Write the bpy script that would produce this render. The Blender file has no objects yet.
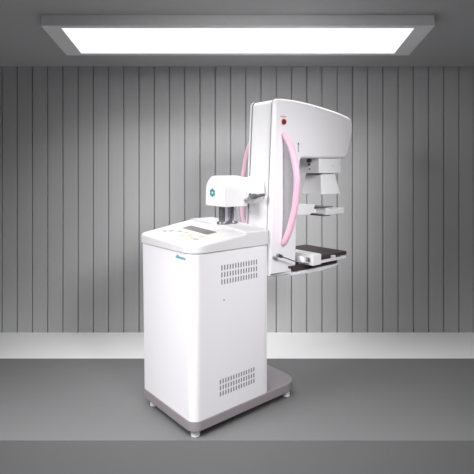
import bpy, bmesh, math, random
from mathutils import Vector, Matrix
random.seed(4)
SC = bpy.context.scene
COL = SC.collection
R = math.radians

# ------------------------------------------------------------------ materials
def mat(name, color, rough=0.5, metal=0.0, noise=0.0, scale=40.0, bump=0.0, coat=0.0, stretch=(1, 1, 1), spec=0.5):
    m = bpy.data.materials.new(name)
    m.use_nodes = True
    nt = m.node_tree
    b = nt.nodes['Principled BSDF']
    b.inputs['Roughness'].default_value = rough
    b.inputs['Metallic'].default_value = metal
    b.inputs['Coat Weight'].default_value = coat
    b.inputs['Specular IOR Level'].default_value = spec
    c = (*color, 1)
    b.inputs['Base Color'].default_value = c
    if noise or bump:
        tc = nt.nodes.new('ShaderNodeTexCoord')
        mp = nt.nodes.new('ShaderNodeMapping')
        mp.inputs['Scale'].default_value = stretch
        nz = nt.nodes.new('ShaderNodeTexNoise')
        nz.inputs['Scale'].default_value = scale
        nz.inputs['Detail'].default_value = 4
        nt.links.new(tc.outputs['Object'], mp.inputs['Vector'])
        nt.links.new(mp.outputs['Vector'], nz.inputs['Vector'])
        if noise:
            mx = nt.nodes.new('ShaderNodeMix')
            mx.data_type = 'RGBA'
            mx.inputs['A'].default_value = tuple(x * (1 - noise) for x in color) + (1,)
            mx.inputs['B'].default_value = tuple(min(1, x * (1 + noise)) for x in color) + (1,)
            nt.links.new(nz.outputs['Fac'], mx.inputs['Factor'])
            nt.links.new(mx.outputs['Result'], b.inputs['Base Color'])
        if bump:
            bp = nt.nodes.new('ShaderNodeBump')
            bp.inputs['Strength'].default_value = bump
            bp.inputs['Distance'].default_value = 0.002
            nt.links.new(nz.outputs['Fac'], bp.inputs['Height'])
            nt.links.new(bp.outputs['Normal'], b.inputs['Normal'])
    return m

M = {
    'white': mat('white_enamel', (0.80, 0.775, 0.812), 0.5, noise=0.01, scale=6, spec=0.3),
    'white_front': mat('white_plastic', (0.83, 0.82, 0.835), 0.45, noise=0.01, scale=6, spec=0.35),
    'lid': mat('console_plastic', (0.65, 0.64, 0.653), 0.5, noise=0.01, scale=6, spec=0.3),
    'base': mat('mauve_grey_paint', (0.270, 0.240, 0.258), 0.42, noise=0.04, scale=30),
    'pink': mat('pink_rubber', (0.80, 0.49, 0.61), 0.45, noise=0.02, scale=20),
    'mid_grey': mat('grey_plastic', (0.33, 0.32, 0.34), 0.5, noise=0.02, scale=20),
    'chrome': mat('chrome', (0.72, 0.70, 0.76), 0.22, 1.0, noise=0.02, scale=20),
    'lever': mat('grey_lever_plastic', (0.11, 0.11, 0.12), 0.5, noise=0.04, scale=30),
    'steel': mat('dark_steel', (0.22, 0.22, 0.24), 0.3, 0.8, noise=0.03, scale=30),
    'dark': mat('dark_slot', (0.10, 0.095, 0.11), 0.6, noise=0.05, scale=30),
    'slot': mat('grille_slot', (0.20, 0.19, 0.21), 0.6, noise=0.05, scale=30),
    'brown': mat('dark_brown_carbon', (0.050, 0.036, 0.040), 0.6, noise=0.2, scale=60),
    'smoke': mat('dark_acrylic', (0.09, 0.085, 0.085), 0.25, noise=0.05, scale=30),
    'red': mat('dark_red_button', (0.18, 0.012, 0.03), 0.3, noise=0.05, scale=30),
    'redink': mat('red_ink', (0.55, 0.22, 0.26), 0.6, noise=0.05, scale=30),
    'redring': mat('pale_red_ring', (0.85, 0.62, 0.64), 0.5, noise=0.05, scale=30),
    'teal': mat('teal_ink', (0.06, 0.30, 0.36), 0.5, noise=0.05, scale=30),
    'display': mat('display_glass', (0.17, 0.165, 0.16), 0.5, noise=0.05, scale=30),
    'membrane': mat('membrane', (0.70, 0.70, 0.665), 0.4, noise=0.01, scale=30),
    'button_y': mat('button_yellow', (0.55, 0.51, 0.38), 0.5, noise=0.03, scale=30),
    'button_g': mat('button_grey', (0.36, 0.39, 0.43), 0.5, noise=0.03, scale=30),
    'foot': mat('white_foot', (0.93, 0.92, 0.93), 0.4, noise=0.01, scale=30),
    'wall': mat('grey_wall_boards', (0.52, 0.52, 0.525), 0.6, noise=0.05, scale=3, stretch=(60, 1, 0.3), bump=0.05),
    'ceiling': mat('grey_ceiling', (0.50, 0.50, 0.505), 0.8, noise=0.03, scale=2),
    'floor': mat('grey_floor', (0.175, 0.175, 0.178), 0.65, noise=0.03, scale=3, spec=0.25),
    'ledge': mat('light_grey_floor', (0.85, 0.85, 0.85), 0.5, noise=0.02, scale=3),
    'frame': mat('aluminium_frame', (0.90, 0.90, 0.905), 0.5, 0.0, noise=0.06, scale=220),
}

def emission(name, color, strength):
    m = bpy.data.materials.new(name)
    m.use_nodes = True
    nt = m.node_tree
    nt.nodes.clear()
    e = nt.nodes.new('ShaderNodeEmission')
    e.inputs['Color'].default_value = (*color, 1)
    e.inputs['Strength'].default_value = strength
    o = nt.nodes.new('ShaderNodeOutputMaterial')
    nt.links.new(e.outputs[0], o.inputs[0])
    return m
M['lamp'] = emission('lit_diffuser', (1, 1, 1), 1.15)

# ------------------------------------------------------------------ mesh helpers
def obj(name, bm, material, parent=None, sharp=38, wn=True):
    bmesh.ops.recalc_face_normals(bm, faces=bm.faces)
    me = bpy.data.meshes.new(name)
    bm.to_mesh(me)
    bm.free()
    for p in me.polygons:
        p.use_smooth = True
    me.set_sharp_from_angle(angle=R(sharp))
    me.materials.append(material)
    o = bpy.data.objects.new(name, me)
    COL.objects.link(o)
    if parent:
        o.parent = parent
    if wn:
        w = o.modifiers.new('wn', 'WEIGHTED_NORMAL')
        w.keep_sharp = True
    return o

def struct(name, bm, material):
    o = obj(name, bm, material, wn=False)
    o['kind'] = 'structure'
    return o

def tag(o, label, cat):
    o['label'] = label
    o['category'] = cat

def rounded(pts, radii, seg=6):
    n = len(pts)
    out = []
    for i in range(n):
        p = Vector(pts[i]); a = Vector(pts[i - 1]); b = Vector(pts[(i + 1) % n])
        r = radii[i] if isinstance(radii, (list, tuple)) else radii
        if r <= 0:
            out.append(p[:]); continue
        da = (a - p).normalized(); db = (b - p).normalized()
        ang = da.angle(db)
        if ang > R(177):
            out.append(p[:]); continue
        t = min(r / math.tan(ang / 2), 0.49 * (a - p).length, 0.49 * (b - p).length)
        rr = t * math.tan(ang / 2)
        c = p + (da + db).normalized() * (rr / math.sin(ang / 2))
        s = p + da * t; e = p + db * t
        va = s - c; vb = e - c
        tot = va.angle_signed(vb)
        for k in range(seg + 1):
            q = tot * k / seg
            rot = Matrix.Rotation(-q, 2)
            w = c + rot @ va
            out.append(w[:])
    return out

def offset(pts, d):
    """move every point of a closed outline inwards by d"""
    n = len(pts)
    area = sum(pts[i][0] * pts[(i + 1) % n][1] - pts[(i + 1) % n][0] * pts[i][1] for i in range(n))
    s = 1 if area > 0 else -1
    out = []
    for i in range(n):
        p = Vector(pts[i]); a = Vector(pts[i - 1]); b = Vector(pts[(i + 1) % n])
        t = ((p - a).normalized() + (b - p).normalized()).normalized()
        nrm = Vector((-t.y, t.x)) * s
        out.append((p + nrm * d)[:])
    return out

def P3(p, w, axis):
    if axis == 'z': return (p[0], p[1], w)
    if axis == 'v': return (p[0], w, p[1])
    return (w, p[0], p[1])

def prism(bm, pts, lo, hi, axis='z', bev=0.0, seg=3, bev_lo=None, top=None):
    """outline pushed from lo to hi; the rims are rolled over by bev. top(x, y) gives a tilted upper cap."""
    bl = bev if bev_lo is None else bev_lo
    ring_defs = []
    if bl > 0:
        for k in range(seg + 1):
            a = k / seg * math.pi / 2
            ring_defs.append((bl * (1 - math.sin(a)), 'lo', bl * (1 - math.cos(a))))
    else:
        ring_defs.append((0, 'lo', 0))
    if bev > 0:
        for k in range(seg + 1):
            a = (1 - k / seg) * math.pi / 2
            ring_defs.append((bev * (1 - math.sin(a)), 'hi', bev * (1 - math.cos(a))))
    else:
        ring_defs.append((0, 'hi', 0))
    vr = []
    for ins, which, d in ring_defs:
        pp = offset(pts, ins) if ins > 1e-9 else pts
        row = []
        for p in pp:
            if which == 'lo': w = lo + d
            else: w = (top(*p) if top else hi) - d
            row.append(bm.verts.new(P3(p, w, axis)))
        vr.append(row)
    n = len(pts)
    for a, b in zip(vr[:-1], vr[1:]):
        for i in range(n):
            bm.faces.new((a[i], a[(i + 1) % n], b[(i + 1) % n], b[i]))
    bm.faces.new(vr[0][::-1])
    bm.faces.new(vr[-1])
    return bm

def rect(a0, b0, a1, b1):
    return [(a0, b0), (a1, b0), (a1, b1), (a0, b1)]

def box(bm, u0, u1, v0, v1, z0, z1, bev=0.0, r=0.0, seg=2):
    pts = rect(u0, v0, u1, v1)
    if r > 0: pts = rounded(pts, r, 4)
    return prism(bm, pts, z0, z1, 'z', bev, seg)

def frame_of(d):
    d = d.normalized()
    up = Vector((0, 0, 1)) if abs(d.z) < 0.9 else Vector((1, 0, 0))
    x = d.cross(up).normalized()
    return x, x.cross(d).normalized()

def tube(bm, path, radii, seg=14, squash=1.0, cap_round=True):
    path = [Vector(p) for p in path]
    if not isinstance(radii, (list, tuple)): radii = [radii] * len(path)
    rings = []
    n = len(path)
    x = None
    for i, p in enumerate(path):
        d = (path[min(i + 1, n - 1)] - path[max(i - 1, 0)]).normalized()
        if x is None: x, y = frame_of(d)
        else:
            x = (x - d * x.dot(d)).normalized(); y = x.cross(d).normalized()
        rings.append((p, x.copy(), y.copy(), d, radii[i]))
    full = []
    p, x, y, d, r = rings[0]
    if cap_round:
        for k in range(3):
            a = math.pi / 2 * (1 - k / 3)
            full.append((p - d * r * math.sin(a), x, y, max(r * math.cos(a), r * 0.02)))
    full += [(p, x, y, r) for p, x, y, d, r in rings]
    p, x, y, d, r = rings[-1]
    if cap_round:
        for k in range(1, 4):
            a = math.pi / 2 * k / 3
            full.append((p + d * r * math.sin(a), x, y, max(r * math.cos(a), r * 0.02)))
    vr = []
    for p, x, y, r in full:
        vr.append([bm.verts.new(p + x * r * math.cos(t) + y * r * squash * math.sin(t)) for t in [2 * math.pi * k / seg for k in range(seg)]])
    for a, b in zip(vr[:-1], vr[1:]):
        for i in range(seg):
            bm.faces.new((a[i], a[(i + 1) % seg], b[(i + 1) % seg], b[i]))
    bm.faces.new(vr[0][::-1]); bm.faces.new(vr[-1])
    return bm

def lathe(bm, origin, axis, prof, seg=28):
    """prof: list of (distance along axis, radius)"""
    o = Vector(origin); d = Vector(axis).normalized(); x, y = frame_of(d)
    vr = []
    for h, r in prof:
        vr.append([bm.verts.new(o + d * h + x * r * math.cos(t) + y * r * math.sin(t)) for t in [2 * math.pi * k / seg for k in range(seg)]])
    for a, b in zip(vr[:-1], vr[1:]):
        for i in range(seg):
            bm.faces.new((a[i], a[(i + 1) % seg], b[(i + 1) % seg], b[i]))
    bm.faces.new(vr[0][::-1]); bm.faces.new(vr[-1])
    return bm

def NB(): return bmesh.new()

def spline(pts, n=8):
    pts = [Vector(p) for p in pts]
    out = []
    for i in range(len(pts) - 1):
        p0 = pts[max(i - 1, 0)]; p1 = pts[i]; p2 = pts[i + 1]; p3 = pts[min(i + 2, len(pts) - 1)]
        for k in range(n):
            t = k / n
            out.append(0.5 * ((2 * p1) + (p2 - p0) * t + (2 * p0 - 5 * p1 + 4 * p2 - p3) * t * t + (3 * p1 - p0 - 3 * p2 + p3) * t ** 3))
    out.append(pts[-1])
    return out

# ------------------------------------------------------------------ camera
CAMZ = 1.45037
cam_d = bpy.data.cameras.new('camera')
cam = bpy.data.objects.new('camera', cam_d)
COL.objects.link(cam)
cam.location = (0, 0, CAMZ)
cam.rotation_euler = (R(90), 0, 0)
cam_d.sensor_width = 36
cam_d.sensor_fit = 'HORIZONTAL'
cam_d.lens = 36 * 460 / 474
cam_d.shift_y = -(237 - 170) / 474
cam_d.clip_start = 0.05
SC.camera = cam

# ------------------------------------------------------------------ setting
YW = 4.106           # wall
YL = 3.539           # where the light strip of floor begins
YF = 2.467           # front edge of the platform
SL = 0.174           # fall of the ceiling towards the wall
ZC = 2.376           # ceiling height at the wall
XW = 3.6

# back wall: one board after another, V-grooves between
bm = NB()
pitch = 15.233 * YW / 460
x0 = (2 - 237) * YW / 460 - 12 * pitch
prof = []
k = 0
while x0 + k * pitch < XW:
    c = x0 + k * pitch
    prof += [(c - 0.0052, 0), (c - 0.0046, 0.018), (c + 0.0046, 0.018), (c + 0.0052, 0)]
    k += 1
lo_ = [bm.verts.new((x, YW + y, -0.02)) for x, y in prof]
hi_ = [bm.verts.new((x, YW + y, ZC + 0.02)) for x, y in prof]
for i in range(len(prof) - 1):
    bm.faces.new((lo_[i], lo_[i + 1], hi_[i + 1], hi_[i]))
xa, xb = prof[0][0], prof[-1][0]
bl = [bm.verts.new((x, YW + 0.1, z)) for x, z in ((xa, -0.02), (xb, -0.02), (xb, ZC + 0.02), (xa, ZC + 0.02))]
bm.faces.new(bl)
bm.faces.new((lo_[0], hi_[0], bl[3], bl[0])); bm.faces.new((lo_[-1], bl[1], bl[2], hi_[-1]))
bm.faces.new(hi_ + [bl[2], bl[3]]); bm.faces.new(lo_ + [bl[1], bl[0]])
struct('wall_back', bm, M['wall'])

# platform the machine stands on, with its riser at the front
bm = prism(NB(), rect(YF, -0.34, YL, 0.0), -XW, XW, 'u')
struct('floor', bm, M['floor'])
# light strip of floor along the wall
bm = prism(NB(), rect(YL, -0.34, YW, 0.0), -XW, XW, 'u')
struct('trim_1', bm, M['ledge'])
# lower floor in front of the platform
bm = prism(NB(), rect(-1.5, -0.40, YW, -0.34), -XW, XW, 'u')
struct('trim_2', bm, M['floor'])
# sloping ceiling
yc = -1.2
zc = ZC + SL * (YW - yc)
bm = prism(NB(), [(YW + .1, ZC - SL * .1), (YW + .1, ZC + 0.12), (yc, zc + 0.12), (yc, zc)], -XW, XW, 'u')
struct('ceiling', bm, M['ceiling'])

# ------------------------------------------------------------------ ceiling light
Yn, Yf = 3.210, 3.699
Zn = CAMZ + 143.4 * Yn / 460
tilt = math.atan(SL)
light = bpy.data.objects.new('ceiling_light', None)
COL.objects.link(light)
ym = (Yn + Yf) / 2
light.location = (0.006, ym, ZC + SL * (YW - ym))
light.rotation_euler = (-tilt, 0, 0)
tag(light, 'long rectangular ceiling light panel with grey frame, lit white, above the machine', 'ceiling light')
hs = (Yf - Yn) / 2 / math.cos(tilt)
TH = ((ZC + SL * (YW - Yn)) - Zn) * math.cos(tilt)
hw = 1.370
iw = 1.242
i0, i1 = -hs + 0.037, hs - 0.034
bm = NB()
outer = [(-hw, -hs), (hw, -hs), (hw, hs), (-hw, hs)]
inner = [(-iw, i0), (iw, i0), (iw, i1), (-iw, i1)]
# frame ring with a closed back
to = [bm.verts.new((x, y, 0)) for x, y in outer]
bo = [bm.verts.new((x, y, -TH)) for x, y in outer]
bi = [bm.verts.new((x, y, -TH)) for x, y in inner]
ti = [bm.verts.new((x, y, -TH + 0.012)) for x, y in inner]
for i in range(4):
    j = (i + 1) % 4
    bm.faces.new((to[i], to[j], bo[j], bo[i]))
    bm.faces.new((bo[i], bo[j], bi[j], bi[i]))
    bm.faces.new((bi[i], bi[j], ti[j], ti[i]))
bm.faces.new(to); bm.faces.new(ti[::-1])
obj('frame', bm, M['frame'], light, wn=False)
bm = prism(NB(), rect(-iw + .0005, i0 + .0005, iw - .0005, i1 - .0005), -TH + 0.004, -TH + 0.011, 'z')
obj('diffuser', bm, M['lamp'], light, wn=False)

# ------------------------------------------------------------------ the machine
TH_M = 0.69792
mach = bpy.data.objects.new('mammography_machine', None)
COL.objects.link(mach)
mach.location = (-0.23364, 2.43939, 0)
mach.rotation_euler = (0, 0, TH_M)
tag(mach, 'white mammography machine with pink handles standing on a mauve grey base', 'medical machine')

LV, L1, L2 = 0.535, 0.5304, 0.828
# base and feet
bm = prism(NB(), rounded(rect(-0.002, -0.002, L2, LV + 0.003), [0.06, 0.11, 0.11, 0.02], 8), 0.046, 0.100, 'z', 0.005, 3)
obj('base', bm, M['base'], mach)
for (fu, fv) in ((0.052, 0.052), (0.045, 0.485), (0.752, 0.045), (0.745, 0.480)):
    bm = lathe(NB(), (fu, fv, 0), (0, 0, 1), [(0, 0.021), (0.004, 0.025), (0.034, 0.025), (0.036, 0.020), (0.0465, 0.020)], 20)
    obj('foot', bm, M['foot'], mach)

# cabinet
bm = prism(NB(), rounded(rect(0, 0, L1, LV), [0.05, 0.006, 0.006, 0.015], 8), 0.100, 0.9965, 'z', 0.002, 2)
for q in bm.verts:      # the cabinet widens a little towards its top
    q.co.y += 0.024 * (q.co.z - 0.1) / 0.9 * q.co.y / LV
cabinet = obj('cabinet', bm, M['white'], mach)
bm = box(NB(), L1 + 0.0015, L1 + 0.014, 0.004, LV - 0.002, 0.101, 0.997, 0.002)
obj('rear_panel', bm, M['white'], mach)
def grille(u0, u1, z0, z1, cols=14, rows=3):
    b = NB()
    du = (u1 - u0) / cols
    dz = (z1 - z0) / rows
    for r in range(rows):
        for c in range(cols):
            cu = u0 + (c + .5) * du; cz = z0 + (r + .5) * dz
            pts = rounded(rect(cu - .0038, cz - dz * .38, cu + .0038, cz + dz * .38), 0.003, 2)
            prism(b, pts, -0.0012, 0.001, 'v')
    return obj('ventilation_grille', b, M['slot'], cabinet, wn=False)
grille(0.185, 0.466, 0.806, 0.924)
grille(0.175, 0.444, 0.188, 0.289)
bm = lathe(NB(), (0.21, 0.001, 0.723), (0, -1, 0), [(0, .0045), (.002, .0045), (.003, .002)], 12)
obj('screw', bm, M['steel'], cabinet)
# small teal maker's mark, too small in the photo to read: a row of upright strokes
bm = NB()
hts = [.014, .019, .019, .013, .014, .013, .016, .013, .012]
vv = 0.168
for h in hts:
    w = 0.0082
    box(bm, -0.0008, 0.0006, vv - w, vv, 0.960, 0.960 + h)
    vv -= 0.0112
obj('brand_mark', bm, M['teal'], cabinet, wn=False)

# console lid: sloping control face in front, raised deck behind it
def ztop(u, v): return 1.043 + 0.11 * u + 0.03 * v + 0.08 * u * v
bm = prism(NB(), rounded(rect(-0.012, -0.008, 0.372, LV + 0.034), [0.095, 0, 0, 0.035], 10), 1.0005, 0, 'z', 0.016, 5, bev_lo=0.003, top=ztop)
deck = rounded([(-0.008, 1.0005), (LV + .034, 1.0005), (LV + .034, 1.123), (0.26, 1.114), (0.10, 1.103), (-0.008, 1.090)], [0.002, 0.002, 0.012, 0.2, 0.2, 0.012], 5)
prism(bm, deck, 0.368, L1 + 0.014, 'u', 0.004, 3)
lid = obj('console_top', bm, M['lid'], mach)
tiltx = math.atan(0.11); 
def on_lid(name, pts, h, material, parent, lift=0.0):
    """flat plate following the slope of the control face"""
    b = NB()
    lo = [b.verts.new((p[0], p[1], ztop(*p) + lift - .0015)) for p in pts]
    hi = [b.verts.new((p[0], p[1], ztop(*p) + lift + h)) for p in pts]
    n = len(pts)
    for i in range(n):
        b.faces.new((lo[i], lo[(i + 1) % n], hi[(i + 1) % n], hi[i]))
    b.faces.new(lo[::-1]); b.faces.new(hi)
    return obj(name, b, material, parent, wn=False)
on_lid('control_membrane', rounded(rect(0.045, 0.06, 0.30, 0.485), 0.02, 4), 0.0008, M['membrane'], lid)
on_lid('display_screen', rounded(rect(0.205, 0.15, 0.275, 0.42), 0.004, 3), 0.0018, M['display'], lid)
for (bu, bv, mm) in ((0.10, 0.455, 'button_g'), (0.125, 0.42, 'button_g'), (0.15, 0.36, 'button_g'), (0.155, 0.30, 'button_y'),
                     (0.10, 0.265, 'button_y'), (0.13, 0.225, 'button_y'), (0.10, 0.165, 'button_y'), (0.155, 0.14, 'button_y'), (0.10, 0.115, 'button_g')):
    on_lid('push_button', rounded(rect(bu - .011, bv - .016, bu + .011, bv + .016), 0.005, 3), 0.0035, M[mm], lid)

# chrome cylinders carrying the drive head
for cu in (0.400, 0.474):
    bm = lathe(NB(), (cu, 0.252, 1.112), (0, 0, 1), [(0, .027), (0.126, .027)], 28)
    c = obj('support_cylinder', bm, M['chrome'], mach)
    bm = lathe(NB(), (cu, 0.252, 1.112), (0, 0, 1), [(0, .038), (.010, .038), (.014, .035), (.014, .0273), (0, .0273)], 28)
    obj('flange', bm, M['steel'], c)

# drive head: arched block
arch = [(0.100, 1.232), (0.282, 1.232), (0.282, 1.328)]
for k in range(1, 16):
    a = math.pi * k / 16
    arch.append((0.191 + 0.091 * math.cos(a), 1.328 + 0.088 * math.sin(a)))
arch.append((0.100, 1.328))
arch = rounded(arch[:2], 0) + arch[2:]
bm = prism(NB(), arch, 0.285, 0.478, 'u', 0.012, 4)
head = obj('drive_head', bm, M['white_front'], mach)
# teal rosette on the front of the drive head
bm = NB()
cv, cz = 0.207, 1.313
for k in range(6):
    a = R(60 * k + 30)
    pc = (cv + 0.0175 * math.cos(a), cz + 0.0165 * math.sin(a))
    pts = [(pc[0] + 0.0108 * math.cos(t), pc[1] + 0.0108 * math.sin(t)) for t in [2 * math.pi * q / 8 for q in range(8)]]
    prism(bm, pts, 0.2842, 0.2862, 'u')
obj('emblem', bm, M['teal'], head, wn=False)
# rotating collar between the drive head and the column
bm = lathe(NB(), (0.476, 0.150, 1.325), (1, -0.22, 0), [(0, .080), (.042, .080), (.046, .076), (.050, .076), (.054, .086), (.088, .086), (.094, .080), (.112, .080)], 40)
collar = obj('rotation_collar', bm, M['white_front'], mach)
# clamping lever beside the collar
bm = tube(NB(), spline([(0.450, 0.028, 1.292), (0.470, 0.027, 1.293), (0.490, 0.026, 1.294), (0.515, 0.024, 1.297), (0.535, 0.022, 1.299)], 4),
          [.0165] * 5 + [.015, .0135, .012, .0105] + [.0095] * 4 + [.009] * 4, 14)
tube(bm, [(0.462, 0.030, 1.293), (0.470, 0.080, 1.305)], 0.007, 10)
obj('clamping_lever', bm, M['lever'], mach)

# ---- C-arm : column and tube arm in one side profile (u, z)
raw = [(0.547, 0.800), (0.765, 0.786), (0.790, 0.800), (0.793, 0.92), (0.807, 1.303), (0.836, 1.526), (1.318, 1.530), (1.362, 1.630),
       (1.392, 1.745), (1.378, 1.824), (1.233, 1.853), (1.05, 1.877), (0.90, 1.891), (0.777, 1.897), (0.665, 1.895), (0.602, 1.889), (0.560, 1.10)]
rad = [0.01, 0.02, 0.02, 0, 0.5, 0.02, 0.05, 0.3, 0.1, 0.06, 0.5, 0.5, 0.5, 0.5, 0.3, 0.055, 0.4]
prof = rounded(raw, rad, 8)
# drop points that fall together
clean = []
for p in prof:
    if not clean or (Vector(p) - Vector(clean[-1])).length > 0.0015: clean.append(p)
prof = clean
core = offset(prof, 0.0055)
bm = prism(NB(), core, 0.0225, 0.1985, 'v', 0.002, 2)
arm = obj('arm_body', bm, M['white_front'], mach)
for g0, g1 in ((0.0157, 0.0222), (0.1988, 0.2028)):
    bm = prism(NB(), offset(prof, 0.0006), g0, g1, 'v')
    obj('seam_strip', bm, M['slot'], arm)
def side_cover(v0, v1, near):
    b = NB()
    if near: prism(b, prof, v0, v1, 'v', 0.001, 6, bev_lo=0.020)
    else: prism(b, prof, v0, v1, 'v', 0.026, 6, bev_lo=0.001)
    return obj('side_cover', b, M['white'], mach)
near_cover = side_cover(-0.012, 0.0155, True)
far_cover = side_cover(0.203, 0.233, False)

# pink handles, bowed away from the side covers
def handle(sgn, vs, mid):
    pts = [(u, vs + sgn * (b + 0.004), z) for u, b, z in mid]
    sp = spline(pts, 6)
    h = obj('handle', tube(NB(), sp, 0.0205, 16), M['pink'], mach)
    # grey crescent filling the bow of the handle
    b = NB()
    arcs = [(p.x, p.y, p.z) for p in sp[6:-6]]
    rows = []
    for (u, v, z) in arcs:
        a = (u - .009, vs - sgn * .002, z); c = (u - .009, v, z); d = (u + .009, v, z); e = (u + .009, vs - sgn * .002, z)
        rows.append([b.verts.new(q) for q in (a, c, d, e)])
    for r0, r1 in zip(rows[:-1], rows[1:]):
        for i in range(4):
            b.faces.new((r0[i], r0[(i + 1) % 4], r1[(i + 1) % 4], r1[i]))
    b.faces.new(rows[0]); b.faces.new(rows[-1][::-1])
    g = obj('grip_crescent', b, M['mid_grey'], h, wn=False)
    g['label'] = 'grey crescent inside the pink handle'
    return h
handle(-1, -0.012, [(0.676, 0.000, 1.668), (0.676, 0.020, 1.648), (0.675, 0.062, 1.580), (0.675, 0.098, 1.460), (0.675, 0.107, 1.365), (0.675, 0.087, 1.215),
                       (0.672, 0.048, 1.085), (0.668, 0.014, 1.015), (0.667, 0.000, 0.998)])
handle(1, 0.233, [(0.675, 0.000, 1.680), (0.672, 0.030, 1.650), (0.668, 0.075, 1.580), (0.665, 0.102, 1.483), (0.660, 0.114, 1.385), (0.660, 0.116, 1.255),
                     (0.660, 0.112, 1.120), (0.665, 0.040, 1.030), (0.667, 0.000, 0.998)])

# stop button with red lettering above it, and a dark indicator slot
bm = lathe(NB(), (0.670, -0.011, 1.750), (0, -1, 0), [(0, .0235), (.0025, .0235), (.003, .018), (.003, .001)], 24)
obj('button_ring', bm, M['redring'], near_cover)
bm = lathe(NB(), (0.670, -0.0135, 1.750), (0, -1, 0), [(0, .0165), (.010, .0165), (.014, .013), (.015, .004)], 24)
obj('stop_button', bm, M['red'], near_cover)
bm = NB()
for k in range(5):
    box(bm, 0.646 + k * .0105, 0.646 + k * .0105 + .007, -0.0128, -0.0115, 1.778, 1.787)
obj('red_lettering', bm, M['redink'], near_cover, wn=False)
bm = prism(NB(), rounded(rect(0.803, 1.566, 0.812, 1.626), 0.003, 3), -0.0132, -0.0115, 'v')
obj('indicator_slot', bm, M['mid_grey'], near_cover, wn=False)
bm = prism(NB(), rounded(rect(0.802, 1.612, 0.813, 1.626), 0.003, 3), -0.0140, -0.0115, 'v')
obj('indicator_lamp', bm, M['dark'], near_cover, wn=False)

# ---- collimator under the arm
bm = box(NB(), 1.032, 1.272, 0.004, 0.200, 1.428, 1.533, 0.004, 0.008)
coll = obj('collimator', bm, M['white_front'], mach)
for (kv, kz, rr, hh) in ((0.088, 1.515, 0.015, 0.02), (0.088, 1.489, 0.009, 0.012), (0.086, 1.457, 0.005, 0.006)):
    bm = lathe(NB(), (1.033, kv, kz), (-1, 0, 0), [(0, rr), (hh * .8, rr), (hh, rr * .8)], 18)
    obj('knob', bm, M['dark'], coll)
bm = prism(NB(), rounded(rect(1.165, 1.474, 1.19, 1.484), 0.001, 2), 0.0032, 0.0045, 'v')
obj('nameplate', bm, M['membrane'], coll, wn=False)
bm = box(NB(), 1.068, 1.085, 0.030, 0.150, 1.4195, 1.4285, 0.001)  # dark block painted in for the shade in the gap above the cone
obj('gap_shade', bm, M['dark'], coll)
bm = box(NB(), 1.087, 1.222, 0.024, 0.158, 1.4185, 1.4285, 0.001)
obj('cone_mount', bm, M['white_front'], coll)
# flared cone, open below
def loft(b, a, c, z_a, z_c):
    va = [b.verts.new((x, y, z_a)) for x, y in a]; vc = [b.verts.new((x, y, z_c)) for x, y in c]
    n = len(a)
    for i in range(n):
        b.faces.new((va[i], va[(i + 1) % n], vc[(i + 1) % n], vc[i]))
    return va, vc
bm = NB()
ta = rounded(rect(1.072, 0.020, 1.228, 0.165), 0.008, 3); tb = rounded(rect(1.048, -0.006, 1.250, 0.178), 0.008, 3)
ia = offset(ta, 0.004); ib = offset(tb, 0.004)
o1, o2 = loft(bm, ta, tb, 1.4190, 1.286)
p1, p2 = loft(bm, ia, ib, 1.4130, 1.286)
n = len(ta)
for i in range(n):
    bm.faces.new((o2[i], o2[(i + 1) % n], p2[(i + 1) % n], p2[i]))
bm.faces.new(o1); bm.faces.new(p1)
obj('beam_cone', bm, M['white_front'], mach)

# ---- compression paddle
bm = prism(NB(), rounded([(0.795, 1.152), (1.02, 1.143), (1.055, 1.165), (1.08, 1.212), (0.80, 1.228)], [.004, .01, .01, .006, .004], 4), 0.075, 0.135, 'v', 0.004, 3)
obj('paddle_bracket', bm, M['white_front'], mach)
bm = prism(NB(), rounded([(1.098, 1.142), (1.302, 1.139), (1.306, 1.182), (1.17, 1.180), (1.098, 1.192)], [.004, .008, .006, .02, .006], 4), 0.0, 0.170, 'v', 0.004, 3)
paddle = obj('compression_paddle', bm, M['white_front'], mach)
bm = box(NB(), 1.085, 1.19, 0.006, 0.166, 1.1915, 1.1965, 0.001, 0.006)
obj('paddle_plate', bm, M['smoke'], paddle)
bm = box(NB(), 1.085, 1.16, 0.008, 0.165, 1.134, 1.1415, 0.001, 0.004)
obj('paddle_lip', bm, M['smoke'], paddle)
bm = box(NB(), 1.050, 1.100, 0.085, 0.125, 1.150, 1.18, 0.002)
obj('paddle_link', bm, M['white_front'], paddle)

# ---- detector table
bm = prism(NB(), rounded([(0.720, 0.7895), (0.973, 0.779), (1.05, 0.781), (1.19, 0.794), (1.205, 0.806), (1.10, 0.803), (0.720, 0.806)],
                         [0, .4, .4, .01, .004, .4, 0], 5), -0.034, 0.235, 'v', 0.004, 3)
obj('lower_shell', bm, M['white'], mach)
bm = box(NB(), 0.824, 1.19, -0.026, 0.275, 0.8065, 0.841, 0.003, 0.01)
obj('detector_housing', bm, M['brown'], mach)
bm = box(NB(), 0.738, 0.822, -0.034, -0.0145, 0.812, 0.846, 0.003)
box(bm, 0.712, 0.741, -0.028, -0.0125, 0.836, 0.846, 0.002)
obj('side_bracket', bm, M['brown'], mach)
bm = box(NB(), 0.934, 1.258, -0.058, 0.325, 0.862, 0.886, 0.004, 0.012)
table = obj('detector_top', bm, M['brown'], mach)
bm = box(NB(), 0.95, 1.22, -0.030, 0.265, 0.842, 0.862)
obj('top_spacer', bm, M['dark'], table)
bm = box(NB(), 0.934, 1.222, -0.074, -0.056, 0.842, 0.858, 0.003)
rail = obj('side_rail', bm, M['white_front'], mach)
bm = box(NB(), 1.075, 1.105, -0.078, -0.059, 0.858, 0.878, 0.002)
obj('rail_clip', bm, M['white_front'], rail)
bm = box(NB(), 0.848, 0.932, -0.100, 0.260, 0.843, 0.912, 0.004, 0.006)
carrier = obj('cassette_carrier', bm, M['white_front'], mach)
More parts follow.
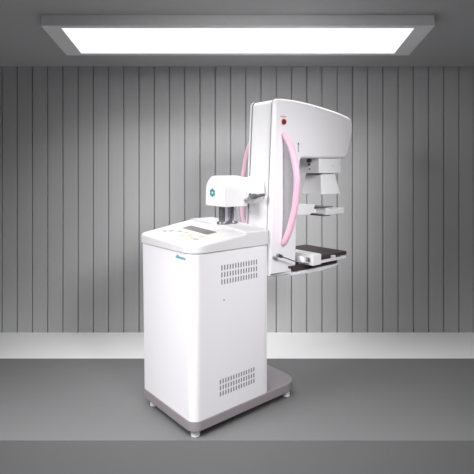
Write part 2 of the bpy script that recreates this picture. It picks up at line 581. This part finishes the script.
bm = prism(NB(), rounded(rect(-0.080, 0.862, -0.045, 0.892), .003, 3), 0.8465, 0.849, 'u')
win = obj('carrier_window', bm, M['mid_grey'], carrier, wn=False)
bm = prism(NB(), rounded(rect(-0.072, 0.866, -0.060, 0.888), .002, 3), 0.8455, 0.848, 'u')
obj('latch', bm, M['dark'], win, wn=False)
bm = lathe(NB(), (0.849, 0.000, 0.868), (-1, 0, 0), [(0, .026), (.016, .026), (.024, .022), (.027, .012)], 24)
obj('carrier_knob', bm, M['foot'], carrier)
# locking rod with a dark ball end
bm = tube(NB(), [(0.596, -0.058, 0.931), (0.74, -0.062, 0.876), (0.850, -0.066, 0.850)], 0.0036, 10)
rod = obj('locking_rod', bm, M['steel'], mach)
bm = tube(NB(), [(0.580, -0.0575, 0.937), (0.604, -0.058, 0.928)], 0.0115, 14)
obj('rod_knob', bm, M['steel'], rod)

# ------------------------------------------------------------------ light
w = bpy.data.worlds.new('world')
SC.world = w
w.use_nodes = True
bg = w.node_tree.nodes['Background']
bg.inputs['Color'].default_value = (0.97, 0.98, 1.0, 1)
bg.inputs['Strength'].default_value = 0.08

def area(name, loc, target, size, power, color=(1, 1, 1), spread=180):
    d = bpy.data.lights.new(name, 'AREA')
    d.shape = 'RECTANGLE'
    d.size, d.size_y = size
    d.energy = power
    d.color = color
    d.spread = R(spread)
    o = bpy.data.objects.new(name, d)
    COL.objects.link(o)
    o.location = loc
    o.rotation_euler = (Vector(target) - Vector(loc)).to_track_quat('-Z', 'Y').to_euler()
    return o
# the panel's own light, leaving its lower face
lp = area('panel_light', (0.006, ym - 0.02, Zn - SL * hs - 0.006), (0, 0, 0), (2 * iw, i1 - i0), 17, (1, 1, 1), 128)
lp.rotation_euler = (-tilt, 0, 0)
# added fill lights out of view: over the platform front, from left and right
area('front_fill', (-0.5, 0.66, 2.75), (-0.4, 1.50, 0.0), (3.8, 0.5), 63, (1, 1, 1), 74)
area('left_fill', (-2.4, 1.05, 2.30), (-0.2, 2.50, 1.16), (1.0, 1.0), 11.6, (1, 1, 1), 60)
area('right_fill', (1.6, 0.30, 2.60), (0.40, 2.50, 1.47), (0.9, 0.9), 7.3, (1, 1, 1), 42)

SC.view_settings.view_transform = 'Standard'
SC.view_settings.look = 'None'
SC.view_settings.gamma = 1
SC.view_settings.use_curve_mapping = False
SC.view_settings.exposure = 0.0
